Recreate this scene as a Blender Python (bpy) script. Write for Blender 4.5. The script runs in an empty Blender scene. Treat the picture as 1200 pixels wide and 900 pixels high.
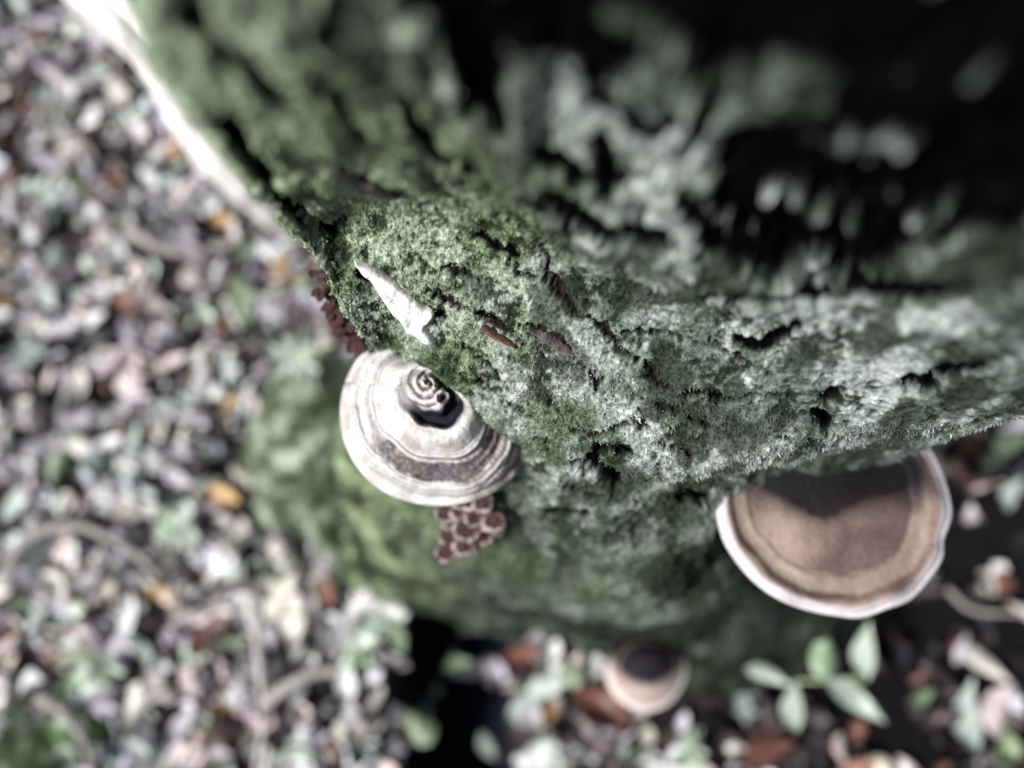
import bpy, math, random
import numpy as np
from mathutils import Vector, Matrix
from mathutils.bvhtree import BVHTree

R = math.radians
SC = bpy.context.scene
COL = SC.collection
random.seed(7)
rng = np.random.default_rng(7)

# ------------------------------------------------------------------ camera, sky, sun, exposure
H = 1.2                      # camera height over the ground (m)
F = 1000.0                   # focal length in pixels of the 1200x900 photograph
PITCH = math.atan(0.2)       # camera looks almost straight down
cam_d = bpy.data.cameras.new('camera')
cam = bpy.data.objects.new('camera', cam_d)
COL.objects.link(cam)
cam.location = (0, 0, H)
cam.rotation_euler = (PITCH, 0, 0)
cam_d.sensor_width = 36.0
cam_d.lens = 30.0
cam_d.clip_start = 0.02
cam_d.clip_end = 500
cam_d.dof.use_dof = True
cam_d.dof.focus_distance = 0.56
cam_d.dof.aperture_fstop = 1.4
SC.camera = cam

SUN_EL, SUN_AZ = 50.0, 203.0     # direction the light comes FROM, azimuth ccw from +X
w = bpy.data.worlds.new('World')
SC.world = w
w.use_nodes = True
nt = w.node_tree
bg = nt.nodes['Background']
sky = nt.nodes.new('ShaderNodeTexSky')
sky.sky_type = 'NISHITA'
sky.sun_disc = False
sky.sun_elevation = R(SUN_EL)
sky.sun_rotation = R(90 - SUN_AZ)
sky.air_density = 1.0
sky.dust_density = 4.0
hsv = nt.nodes.new('ShaderNodeHueSaturation')
hsv.inputs['Saturation'].default_value = 0.7      # hazy, overcast sky
nt.links.new(sky.outputs[0], hsv.inputs['Color'])
nt.links.new(hsv.outputs[0], bg.inputs['Color'])
bg.inputs['Strength'].default_value = 0.06
sun_d = bpy.data.lights.new('sun', 'SUN')
sun_d.energy = 3.4
sun_d.angle = R(12)
sun_d.color = (1.0, 0.99, 0.975)
sun = bpy.data.objects.new('sun', sun_d)
COL.objects.link(sun)
sd = Vector((math.cos(R(SUN_EL)) * math.cos(R(SUN_AZ)), math.cos(R(SUN_EL)) * math.sin(R(SUN_AZ)), math.sin(R(SUN_EL))))
sun.rotation_euler = sd.to_track_quat('Z', 'Y').to_euler()
sun.location = sd * 10
SC.view_settings.view_transform = 'Standard'
SC.view_settings.look = 'None'
SC.view_settings.gamma = 1.0
SC.view_settings.exposure = 0.95
SC.render.engine = 'CYCLES'
SC.cycles.max_bounces = 6
SC.render.resolution_x = 1024
SC.render.resolution_y = 768

# ------------------------------------------------------------------ helpers
CP, SP = math.cos(PITCH), math.sin(PITCH)

def at(px, py, z):
    """world point that stands at height z where the sight line through a photo position meets it"""
    px = np.asarray(px, float); py = np.asarray(py, float)
    u = (px - 600) / F; v = (450 - py) / F
    dy = v * CP + SP; dz = v * SP - CP
    k = (z - H) / dz
    return np.stack(np.broadcast_arrays(u * k, dy * k, z + 0 * k), -1)

def proj(P):
    """photo position of world points (used to measure, never to scale)"""
    P = np.asarray(P, float)
    x = P[..., 0]; y = P[..., 1]; z = P[..., 2] - H
    d = SP * y - CP * z
    v = (CP * y + SP * z)
    d = np.where(np.abs(d) < 1e-4, 1e-4, d)
    return 600 + F * x / d, 450 - F * v / d, d

def _hash(ix, iy, iz, seed):
    h = (ix.astype(np.int64) * 374761393 + iy.astype(np.int64) * 668265263 + iz.astype(np.int64) * 2147483647 + seed * 974634777)
    h = (h ^ (h >> 13)) * 1274126177
    h = (h ^ (h >> 16)) & 0xffffff
    return h / float(0xffffff) * 2 - 1

def noise3(P, scale, seed=0):
    Q = P * scale
    i = np.floor(Q).astype(np.int64); f = Q - i
    f = f * f * f * (f * (f * 6 - 15) + 10)
    r = 0
    for a in (0, 1):
        wa = f[..., 0] if a else 1 - f[..., 0]
        for b in (0, 1):
            wb = f[..., 1] if b else 1 - f[..., 1]
            for c in (0, 1):
                wc = f[..., 2] if c else 1 - f[..., 2]
                r = r + _hash(i[..., 0] + a, i[..., 1] + b, i[..., 2] + c, seed) * wa * wb * wc
    return r

def fbm(P, scale, octv=4, seed=0, gain=0.5):
    r = 0; a = 1; t = 0
    for k in range(octv):
        r = r + a * noise3(P + 13.7 * k, scale * 2.03 ** k, seed + k)
        t += a; a *= gain
    return r / t

def sstep(a, b, x):
    t = np.clip((x - a) / (b - a), 0, 1)
    return t * t * (3 - 2 * t)

def mix(a, b, t):
    t = np.asarray(t)[..., None]
    return a * (1 - t) + b * t

def tag(o, label=None, cat=None, group=None, kind=None):
    if label: o['label'] = label
    if cat: o['category'] = cat
    if group: o['group'] = group
    if kind: o['kind'] = kind
    return o

def link(name, me, parent=None, loc=None):
    o = bpy.data.objects.new(name, me)
    COL.objects.link(o)
    if parent: o.parent = parent
    if loc is not None: o.location = loc
    return o

def empty(name, loc=(0, 0, 0)):
    o = bpy.data.objects.new(name, None)
    COL.objects.link(o); o.location = loc
    o.empty_display_size = 0.02
    return o

def fast_mesh(name, V, faces, mat=None, colors=None, smooth=True):
    """V (n,3); faces: (m,3) or (m,4) int array"""
    V = np.ascontiguousarray(V, np.float32); faces = np.ascontiguousarray(faces, np.int32)
    me = bpy.data.meshes.new(name)
    k = faces.shape[1]; m = faces.shape[0]
    me.vertices.add(len(V)); me.vertices.foreach_set('co', V.ravel())
    me.loops.add(m * k); me.loops.foreach_set('vertex_index', faces.ravel())
    me.polygons.add(m)
    me.polygons.foreach_set('loop_start', np.arange(0, m * k, k, dtype=np.int32))
    me.polygons.foreach_set('loop_total', np.full(m, k, dtype=np.int32))
    me.update(calc_edges=True)
    me.validate()
    if smooth: me.polygons.foreach_set('use_smooth', np.ones(len(me.polygons), dtype=bool))
    if colors is not None:
        ca = me.color_attributes.new('Col', 'FLOAT_COLOR', 'POINT')
        c4 = np.ones((len(V), 4), np.float32); c4[:, :3] = colors
        ca.data.foreach_set('color', c4.ravel())
    if mat: me.materials.append(mat)
    return me

def grid_faces(nr, nc, wrap=False):
    r = np.arange(nr - 1)[:, None]; c = np.arange(nc if wrap else nc - 1)[None, :]
    c2 = (c + 1) % nc
    a = r * nc + c; b = r * nc + c2; d = (r + 1) * nc + c2; e = (r + 1) * nc + c
    return np.stack(np.broadcast_arrays(a, b, d, e), -1).reshape(-1, 4)

def seg_dist(px, py, poly):
    """distance to a polyline and position along it 0..1"""
    best = np.full(px.shape, 1e9); pos = np.zeros(px.shape)
    n = len(poly) - 1
    for k in range(n):
        x0, y0 = poly[k][:2]; x1, y1 = poly[k + 1][:2]
        dx, dy = x1 - x0, y1 - y0
        t = np.clip(((px - x0) * dx + (py - y0) * dy) / (dx * dx + dy * dy + 1e-9), 0, 1)
        d = np.hypot(px - x0 - t * dx, py - y0 - t * dy)
        m = d < best
        best = np.where(m, d, best); pos = np.where(m, (k + t) / n, pos)
    return best, pos

# ------------------------------------------------------------------ materials
def material(name, base=(0.3, 0.3, 0.3), rough=0.7, attr=False, nscale=60, namt=0.25, bump=0.0, bscale=200,
             spec=0.3, trans=0.0, objvar=0.0, sheen=0.0):
    m = bpy.data.materials.new(name); m.use_nodes = True
    t = m.node_tree; N = t.nodes; L = t.links
    b = N['Principled BSDF']
    b.inputs['Roughness'].default_value = rough
    b.inputs['Specular IOR Level'].default_value = spec
    tc = N.new('ShaderNodeTexCoord')
    if attr:
        src = N.new('ShaderNodeAttribute'); src.attribute_name = 'Col'; src = src.outputs['Color']
    else:
        src = N.new('ShaderNodeRGB'); src.outputs[0].default_value = (*base, 1); src = src.outputs[0]
    nz = N.new('ShaderNodeTexNoise'); nz.inputs['Scale'].default_value = nscale
    nz.inputs['Detail'].default_value = 6; nz.inputs['Roughness'].default_value = 0.65
    L.new(tc.outputs['Object'], nz.inputs['Vector'])
    mr = N.new('ShaderNodeMapRange')
    mr.inputs['From Min'].default_value = 0.3; mr.inputs['From Max'].default_value = 0.7
    mr.inputs['To Min'].default_value = 1 - namt; mr.inputs['To Max'].default_value = 1 + namt
    L.new(nz.outputs['Fac'], mr.inputs['Value'])
    h = N.new('ShaderNodeHueSaturation')
    L.new(src, h.inputs['Color']); 
    val = mr.outputs[0]
    if objvar > 0:
        oi = N.new('ShaderNodeObjectInfo')
        m2 = N.new('ShaderNodeMapRange'); m2.inputs['To Min'].default_value = 1 - objvar; m2.inputs['To Max'].default_value = 1 + objvar
        L.new(oi.outputs['Random'], m2.inputs['Value'])
        mu = N.new('ShaderNodeMath'); mu.operation = 'MULTIPLY'
        L.new(mr.outputs[0], mu.inputs[0]); L.new(m2.outputs[0], mu.inputs[1]); val = mu.outputs[0]
    L.new(val, h.inputs['Value'])
    L.new(h.outputs[0], b.inputs['Base Color'])
    if bump > 0:
        n2 = N.new('ShaderNodeTexNoise'); n2.inputs['Scale'].default_value = bscale; n2.inputs['Detail'].default_value = 5
        L.new(tc.outputs['Object'], n2.inputs['Vector'])
        bp = N.new('ShaderNodeBump'); bp.inputs['Strength'].default_value = bump; bp.inputs['Distance'].default_value = 0.002
        L.new(n2.outputs['Fac'], bp.inputs['Height']); L.new(bp.outputs[0], b.inputs['Normal'])
    if trans > 0:
        tr = N.new('ShaderNodeBsdfTranslucent'); L.new(h.outputs[0], tr.inputs['Color'])
        ms = N.new('ShaderNodeMixShader'); ms.inputs[0].default_value = trans
        L.new(b.outputs[0], ms.inputs[1]); L.new(tr.outputs[0], ms.inputs[2])
        L.new(ms.outputs[0], N['Material Output'].inputs['Surface'])
    return m

M_bark = material('mossy_bark', attr=True, rough=0.95, nscale=420, namt=0.5, bump=0.6, bscale=900, spec=0.0)
M_moss = material('moss_fibre', attr=True, rough=0.8, nscale=150, namt=0.3, spec=0.02, trans=0.25)
M_soil = material('forest_soil', attr=True, rough=0.9, nscale=120, namt=0.5, bump=0.8, bscale=350, spec=0.0)
M_litter = material('leaf_litter', attr=True, rough=0.5, nscale=90, namt=0.3, spec=0.4, trans=0.15)
M_cap = material('fungus_cap', attr=True, rough=0.7, nscale=260, namt=0.12, bump=0.15, bscale=700, spec=0.08)
M_pore = material('fungus_pores', base=(0.24, 0.15, 0.11), rough=0.9, nscale=900, namt=0.3, bump=0.5, bscale=1500)
M_old = material('old_fungus', attr=True, rough=0.85, nscale=500, namt=0.35, bump=0.8, bscale=900, spec=0.15)
M_crust = material('white_crust', base=(0.58, 0.56, 0.545), rough=0.8, nscale=220, namt=0.22, bump=0.5, bscale=500)
M_flake = material('bark_flake', base=(0.095, 0.045, 0.034), rough=0.6, nscale=200, namt=0.5, bump=0.6, bscale=500)
M_rust = material('rust_brown_crust', base=(0.060, 0.030, 0.027), rough=0.9, nscale=500, namt=0.6, bump=1.0, bscale=600, spec=.1)
M_flake2 = material('bark_flake_grey', base=(0.085, 0.066, 0.072), rough=0.8, nscale=300, namt=0.5, bump=0.6, bscale=500)
M_peeled = material('peeled_wood', base=(0.60, 0.57, 0.56), rough=0.8, nscale=40, namt=0.4, bump=0.3, bscale=150)
M_twig = material('twig_bark', base=(0.32, 0.29, 0.28), rough=0.8, nscale=80, namt=0.4, bump=0.6, bscale=300, objvar=0.35)

# ------------------------------------------------------------------ the trunk: a loft of hand-measured sections
# every row: height, then eight points of the near side of the section from its left to its right edge
LV = [
 (-0.12, [(385,545),(385,640),(428,695),(520,722),(660,775),(800,850),(925,830),(1060,700)]),
 (0.00, [(392,545),(396,620),(430,682),(515,705),(650,753),(790,796),(905,805),(1040,690)]),
 (0.10, [(398,540),(402,612),(438,668),(520,692),(650,736),(785,768),(900,775),(1040,665)]),
 (0.25, [(410,510),(415,575),(458,640),(530,670),(655,716),(780,737),(890,705),(1040,620)]),
 (0.40, [(425,470),(438,525),(485,580),(560,632),(664,682),(775,708),(895,630),(1050,565)]),
 (0.50, [(436,430),(460,465),(518,515),(588,578),(678,628),(785,645),(900,572),(1080,520)]),
 (0.575,[(432,402),(462,418),(525,463),(600,520),(690,562),(800,566),(914,535),(1130,498)]),
 (0.615,[(428,392),(460,402),(527,450),(607,508),(700,548),(838,549),(958,532),(1190,475)]),
 (0.655, [(402,352),(446,352),(515,364),(605,402),(710,438),(830,465),(965,495),(1235,470)]),
 (0.70, [(344,272),(415,248),(510,258),(605,288),(715,333),(840,378),(990,432),(1290,466)]),
 (0.79, [(288,205),(390,214),(498,212),(605,235),(722,280),(860,320),(1030,350),(1420,450)]),
 (0.88, [(214,92),(326,136),(470,128),(620,125),(760,150),(920,210),(1130,260),(1600,420)]),
 (0.95, [(150,-30),(285,25),(465,10),(640,-5),(820,20),(1000,70),(1300,150),(1900,350)]),
]
NB = 6   # back points
ctrl = []; zs = []
for z, pts in LV:
    W = at([p[0] for p in pts], [p[1] for p in pts], z)[:, :2]
    a, b = W[-1], W[0]                       # right end -> round the back -> left end
    mid = (a + b) / 2; half = (b - a) / 2
    rad = np.linalg.norm(half)
    nrm = np.array([-half[1], half[0]]) / rad
    if nrm[1] < 0: nrm = -nrm
    back = [mid - half * math.cos(t) + nrm * math.sin(t) * rad * 1.0 for t in np.linspace(0, math.pi, NB + 2)[1:-1]]
    ctrl.append(np.vstack([W, back])); zs.append(z)
top = ctrl[-1].copy(); cen = top.mean(0)
for z, sh, sc_ in ((1.1, (0.05, 0.04), 1.02), (1.3, (0.13, 0.01), 1.0), (1.5, (0.20, -0.12), 1.0), (2.0, (0.32, -0.42), 1.0), (3.0, (0.50, -0.80), 0.92), (5.0, (0.7, -1.1), 0.7)):  # unseen upper trunk, bent over the camera to shade what lies below
    ctrl.append((top - cen) * sc_ + cen + np.array(sh)); zs.append(z)
ctrl = np.array(ctrl); zs = np.array(zs)
NL = len(zs)

def catmull_closed(P, n_per):
    """P (...,k,2) closed; n_per list with samples per segment"""
    k = P.shape[-2]; out = []
    for i in range(k):
        p0, p1, p2, p3 = (P[..., (i + j - 1) % k, :] for j in range(4))
        t = np.arange(n_per[i]) / n_per[i]
        t = t[:, None]
        p0, p1, p2, p3 = (q[..., None, :] for q in (p0, p1, p2, p3))
        out.append(0.5 * ((2 * p1) + (-p0 + p2) * t + (2 * p0 - 5 * p1 + 4 * p2 - p3) * t ** 2 + (-p0 + 3 * p1 - 3 * p2 + p3) * t ** 3))
    return np.concatenate(out, -2)

nper = [92] * 7 + [8] * (NB + 1)
nper[0] = 70
SEC = catmull_closed(ctrl, nper)             # (NL, NC, 2)
NC = SEC.shape[1]
rows = []; zrow = []
per_level = [6, 22, 30, 46, 50, 50, 26, 46, 56, 60, 52, 40, 14, 6, 6, 6, 6, 4]
lev_u = np.zeros(NL)
for i in range(1, NL):
    lev_u[i] = lev_u[i - 1] + max(0.02, np.hypot(np.linalg.norm(ctrl[i, :8] - ctrl[i - 1, :8], axis=1).mean(), zs[i] - zs[i - 1]))
full = np.concatenate([SEC, np.broadcast_to(zs[:, None, None], (NL, NC, 1))], -1)
tan = np.zeros_like(full)
for i in range(NL):
    a = max(0, i - 1); b = min(NL - 1, i + 1)
    tan[i] = (full[b] - full[a]) / (lev_u[b] - lev_u[a])
for i in range(NL - 1):
    n = per_level[i] if i < len(per_level) else 4
    du = lev_u[i + 1] - lev_u[i]
    for t in np.arange(n) / n:
        h00 = 2 * t**3 - 3 * t**2 + 1; h10 = t**3 - 2 * t**2 + t; h01 = -2 * t**3 + 3 * t**2; h11 = t**3 - t**2
        rows.append(h00 * full[i] + h10 * du * tan[i] + h01 * full[i + 1] + h11 * du * tan[i + 1])
rows.append(full[-1])
P = np.array(rows)                            # (NR, NC, 3)
NR = P.shape[0]

def normals(P):
    du = np.roll(P, -1, 1) - np.roll(P, 1, 1)
    dv = np.gradient(P, axis=0)
    n = np.cross(du, dv); n /= np.linalg.norm(n, axis=-1, keepdims=True) + 1e-12
    return n
Nn = normals(P)
if (Nn[NR // 2, 200] @ np.array([0, -1, 0.3])) < 0: Nn = -Nn
px, py, dep = proj(P)
near = (P[..., 2] < 1.08) & (np.arange(NC)[None, :] < sum(nper[:7]) + 20)
# wobble the measuring coordinates so that carved shapes get ragged edges
wx = fbm(P, 22, 3, 5) * 16 + fbm(P, 90, 2, 15) * 7
wy = fbm(P, 22, 3, 6) * 16 + fbm(P, 90, 2, 16) * 7
upper = sstep(0.66, 0.85, P[..., 2])
mid = sstep(.50, .58, P[..., 2]) * (1 - sstep(.68, .75, P[..., 2]))
n1 = fbm(P, 16, 3, 41)
n2 = fbm(P * np.array([1, 1, .45]), 62, 3, 42)
n3 = fbm(P, 120, 3, 48)
lumps = n1 * (.010 - .003 * upper - .005 * mid + .012 * sstep(.45, .2, P[..., 2])) + n2 * (.005 + .001 * upper - .0015 * mid) + n3 * (.002 + .0025 * upper)
px, py, dep = proj(P + Nn * lumps[..., None])      # measured again on the lumpy surface

# hollows of the bark, carved and painted shade-black: polylines with a half width (photo units) and a depth (m)
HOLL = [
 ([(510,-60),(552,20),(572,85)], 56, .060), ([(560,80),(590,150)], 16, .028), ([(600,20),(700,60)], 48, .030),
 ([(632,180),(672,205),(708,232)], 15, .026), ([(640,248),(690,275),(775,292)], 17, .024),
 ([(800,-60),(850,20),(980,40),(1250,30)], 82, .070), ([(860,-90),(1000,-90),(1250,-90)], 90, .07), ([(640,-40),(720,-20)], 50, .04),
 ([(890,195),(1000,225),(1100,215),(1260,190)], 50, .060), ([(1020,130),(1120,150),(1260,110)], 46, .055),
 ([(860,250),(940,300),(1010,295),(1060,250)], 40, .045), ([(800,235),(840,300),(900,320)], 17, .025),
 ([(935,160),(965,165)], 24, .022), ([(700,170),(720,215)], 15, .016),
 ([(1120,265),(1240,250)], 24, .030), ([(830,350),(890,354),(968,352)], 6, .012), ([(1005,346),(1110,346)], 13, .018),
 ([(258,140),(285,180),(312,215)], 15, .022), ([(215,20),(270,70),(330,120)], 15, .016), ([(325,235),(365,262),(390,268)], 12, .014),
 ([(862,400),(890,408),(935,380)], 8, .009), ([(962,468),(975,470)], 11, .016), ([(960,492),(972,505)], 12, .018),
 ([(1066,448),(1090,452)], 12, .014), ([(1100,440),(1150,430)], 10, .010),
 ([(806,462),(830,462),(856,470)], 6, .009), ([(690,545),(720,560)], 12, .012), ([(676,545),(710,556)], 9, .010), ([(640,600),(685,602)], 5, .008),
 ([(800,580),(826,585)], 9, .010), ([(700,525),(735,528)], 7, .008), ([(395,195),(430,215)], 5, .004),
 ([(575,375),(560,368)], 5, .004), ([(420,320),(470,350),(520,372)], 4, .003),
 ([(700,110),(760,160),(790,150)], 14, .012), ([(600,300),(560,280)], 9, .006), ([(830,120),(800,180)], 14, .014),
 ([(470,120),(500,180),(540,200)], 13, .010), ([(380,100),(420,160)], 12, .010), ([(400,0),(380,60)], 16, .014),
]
CRACK = [
 [(628,278),(636,290),(642,300),(658,308)], [(640,300),(640,322),(648,328),(656,342),(668,355),(673,368)],
 [(692,372),(706,382),(711,390),(716,395),(722,408)], [(752,424),(762,432),(765,445),(776,452),(788,460)], [(765,474),(780,478),(802,486)],
 [(556,368),(580,380),(605,395),(622,408)], [(612,378),(650,398),(672,420)], [(741,493),(760,500)], [(555,440),(572,452)], [(500,340),(530,352)],
 [(560,330),(545,318),(520,312)], [(690,430),(700,446),(698,460)], [(640,470),(655,480)], [(590,470),(602,480),(616,486)],
]
FINE = [[(628,278),(642,300),(640,322),(656,342),(673,368),(692,374),(711,390),(722,408),(752,424),(765,445),(788,460)],
 [(802,486),(830,500),(850,498)], [(520,352),(556,368)], [(622,408),(650,425),(690,430)], [(716,395),(745,388),(790,392)], [(856,470),(890,462),(930,470)],
 [(590,300),(612,322),(640,330)], [(530,400),(570,425),(590,452)], [(660,500),(700,512),(741,493)], [(830,400),(870,420),(900,440)], [(640,560),(700,585),(760,590)], [(770,520),(820,535)]]
disp = np.zeros(P.shape[:2]); hol = np.zeros(P.shape[:2]); crk = np.zeros(P.shape[:2])
for poly, hw, dpt in HOLL:
    m = near & (px > min(p[0] for p in poly) - hw * 2 - 30) & (px < max(p[0] for p in poly) + hw * 2 + 30) & \
        (py > min(p[1] for p in poly) - hw * 2 - 30) & (py < max(p[1] for p in poly) + hw * 2 + 30)
    wa = min(1.3, hw / 34)
    d, t = seg_dist(px[m] + wx[m] * wa, py[m] + wy[m] * wa, poly)
    d = d + n3[m] * hw * .7
    k = 1 - sstep(hw * 0.55, hw * 1.15, d)
    disp[m] = np.minimum(disp[m], -dpt * k * np.clip((dep[m] / .58) ** 3, .06, 1))
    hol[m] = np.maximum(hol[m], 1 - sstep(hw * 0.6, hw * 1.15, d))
for poly in CRACK + FINE:
    thin = .45 if poly in FINE else 1.0
    m = near & (px > min(p[0] for p in poly) - 20) & (px < max(p[0] for p in poly) + 20) & (py > min(p[1] for p in poly) - 20) & (py < max(p[1] for p in poly) + 20)
    wv = fbm(P[m], 250, 2, 31) * 5
    d, t = seg_dist(px[m] + wv, py[m] - wv, poly)
    wd = thin * 3.9 * np.sin(np.pi * np.clip(t, .06, .94)) + 0.8 + fbm(P[m], 160, 2, 37) * 1.6
    k = 1 - sstep(wd * 0.7, wd * 1.5, d)
    disp[m] = np.minimum(disp[m], -.0055 * k)
    crk[m] = np.maximum(crk[m], k)

# bark relief: coarse lumps, long plates, fine moss grain
Pst = P * np.array([1, 1, .35])
plates = 1 - np.abs(fbm(Pst, 34, 3, 43)) * 2.6
n4 = fbm(P, 210, 4, 44, 0.65)
n5 = noise3(P, 620, 45)
disp = disp + lumps - np.clip(plates - .72, 0, 1) * .010 * (.4 + upper) + n4 * .0024 + n5 * .0006
nfar = P[..., 2] > 1.1
disp = np.where(nfar, fbm(P, 8, 3, 3) * .03, disp)
PD = P + Nn * disp[..., None]

# colours of what grows on the bark, and the shade painted into its hollows
def c(*v): return np.array(v, float)
LICH, GREYM, MOSS, MOSSD, BARK, HOL_SHADE = c(.29, .325, .31), c(.095, .118, .105), c(.095, .128, .076), c(.010, .015, .009), c(.05, .045, .045), c(.0018, .0018, .0022)
streak = fbm(P * np.array([1, 1, .28]), 46, 4, 59)
sel = sstep(-.22, .3, fbm(P, 24, 3, 51) * .7 + streak * .7 + .22 * n4)
gleft = 1 - sstep(420, 760, px + (py - 300) * -.25)       # the left flank is greener
greenness = np.clip(.40 + .75 * gleft - .55 * sstep(760, 1000, px) + fbm(P, 20, 3, 52) * .6, 0, 1)
base = mix(GREYM * np.ones_like(P), MOSS * np.ones_like(P), greenness)
base = mix(base, LICH * np.ones_like(P), np.clip(sel * 1.1 - .25 * greenness, 0, 1) * (.8 - .3 * greenness))
grain = sstep(.0, .42, -n4 * 1.0 - streak * .6 - n2 * .6 - n3 * .4 - upper * (n1 * .9 + n2 * .5 + n3 * .3 - .03)) * (1 - .6 * gleft * upper)
base = mix(base, c(.30, .365, .25) * np.ones_like(P) * (1 + .3 * n4[..., None]), gleft * sstep(.60, .72, P[..., 2]) * .7)
base = mix(base, MOSSD * np.ones_like(P), grain * .93)
base = mix(base, c(.47, .50, .49) * np.ones_like(P), sstep(.25, .5, .7 * n4 + .5 * streak + .4 * n3 + .2 * n1) * sstep(380, 640, px) * .5)
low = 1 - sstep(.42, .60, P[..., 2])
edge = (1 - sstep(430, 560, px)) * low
base = mix(base, mix(MOSS * .55 * np.ones_like(P), GREYM * .6 * np.ones_like(P), sstep(-.2, .3, fbm(P, 26, 3, 54))), low * .65)
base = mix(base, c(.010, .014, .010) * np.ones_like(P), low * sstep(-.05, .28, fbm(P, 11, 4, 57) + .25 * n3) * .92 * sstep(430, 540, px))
base = mix(base, mix(c(.022, .034, .018) * np.ones_like(P), c(.37, .46, .27) * np.ones_like(P), sstep(-.22, .26, fbm(P * np.array([1, 1, .5]), 30, 4, 63) + .3 * n3)), edge * .92)
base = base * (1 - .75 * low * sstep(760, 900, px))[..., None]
patchy = sstep(.04, .26, fbm(P * np.array([1, 1, .5]), 40, 3, 58) + .2 * n3) * (1 - gleft * (.4 + .5 * upper))
base = mix(base, c(.022, .030, .020) * np.ones_like(P), patchy * .85)
base = mix(base, BARK * np.ones_like(P), np.clip(hol * .5, 0, 1))
base = mix(base, c(.014, .0095, .0095) * np.ones_like(P), np.clip(crk * 1.1, 0, 1))
base = mix(base, HOL_SHADE * np.ones_like(P), sstep(.2, .75, hol))  # shade inside the hollows painted near-black over the bark
base = base * (1 + .5 * n5[..., None] + .25 * noise3(P, 330, 46)[..., None])
base = np.clip(base, .0016, .9)
V = PD.reshape(-1, 3)
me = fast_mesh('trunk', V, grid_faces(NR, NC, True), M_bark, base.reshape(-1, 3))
tree_base = Vector((0.15, 0.2, 0))
tree = empty('tree', tree_base)
tag(tree, 'thick old tree trunk coated in moss and lichen, its bark split by black cracks', 'tree')
def child(name, me, parent, base=None):
    """child mesh given in world coordinates under a parent that only has a location"""
    o = link(name, me, parent)
    o.location = -Vector(base if base is not None else parent.location)
    return o
child('trunk', me, tree)
tri = grid_faces(NR, NC, True)
bvh = BVHTree.FromPolygons([tuple(v) for v in V.tolist()], tri.tolist())

def ray(pxx, pyy):
    """point and normal where the sight line meets the trunk"""
    o = Vector((0, 0, H)); q = at(pxx, pyy, 0.0); d = (Vector(q) - o).normalized()
    loc, n, i, dist = bvh.ray_cast(o, d)
    if loc is None: return None, None
    if n.dot(d) > 0: n = -n
    return loc, n

# ------------------------------------------------------------------ moss fibres on the bark (nobody could count them)
def blades(pts, nrm, cols, length, width, seed, droop=.35, spread=.9):
    r = np.random.default_rng(seed); n = len(pts)
    d = nrm + r.normal(0, spread, (n, 3)) * .6; d[:, 2] -= droop
    d /= np.linalg.norm(d, axis=1, keepdims=True)
    s = np.cross(d, r.normal(0, 1, (n, 3))); s /= np.linalg.norm(s, axis=1, keepdims=True)
    L = length * r.uniform(.4, 1.3, (n, 1)); W = width * r.uniform(.6, 1.3, (n, 1))
    p0 = pts - nrm * .0008
    tip = p0 + d * L; tip[:, 2] -= (L[:, 0] * .25)
    mid = p0 + d * L * .5
    V = np.stack([p0, mid - s * W, tip, mid + s * W], 1).reshape(-1, 3)
    f = np.arange(n * 4).reshape(-1, 4)
    C = np.repeat(cols, 4, axis=0)
    return V, f, C
bare = np.zeros(P.shape[:2])
for poly, hw in (([(424,314),(455,345),(480,372),(505,395)], 13), ([(568,382),(602,405)], 8), ([(394,194),(468,230)], 10), ([(620,384),(672,416)], 8)):
    d, _ = seg_dist(px, py, poly); bare = np.maximum(bare, d < hw)
fz = near & (bare < .5) & (hol < .25) & (crk < .02) & (P[..., 2] > .08) & (dep > .30) & (px > 250) & (px < 1200) & (py > 60)
ii = np.flatnonzero(fz.ravel())
facing = np.einsum('ij,ij->i', Nn.reshape(-1, 3)[ii], (np.array([0, 0, H]) - V[ii])) > 0
ii = ii[facing]
wgt = (.25 + 1.0 * greenness.ravel()[ii]) * (1 - .6 * np.clip(sel.ravel()[ii], 0, 1)) * (.35 + 1.0 * (n4.ravel()[ii] > -.05))
pick = rng.choice(ii, size=95000, replace=True, p=wgt / wgt.sum())
pp = V[pick] + rng.normal(0, .0008, (len(pick), 3))
cc = base.reshape(-1, 3)[pick] * rng.uniform(.7, 1.5, (len(pick), 1)) * np.array([1, 1.06, .92])
bv, bf, bc = blades(pp, Nn.reshape(-1, 3)[pick], np.clip(cc, .01, .8), .0021, .00055, 3)
# long shaggy moss round the foot and along the left edge
fs = near & (hol < .25) & (P[..., 2] > .0) & (P[..., 2] < .5) & (px < 640)
jj = np.flatnonzero(fs.ravel()); wj = (1 - sstep(400, 620, px.ravel()[jj])) + .12
pick = rng.choice(jj, size=26000, replace=True, p=wj / wj.sum())
cc = np.clip(base.reshape(-1, 3)[pick] * rng.uniform(.6, 1.6, (len(pick), 1)) + .012, 0, .6)
b2 = blades(V[pick] + rng.normal(0, .002, (len(pick), 3)), Nn.reshape(-1, 3)[pick], cc, .011, .0007, 4, .2)
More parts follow.
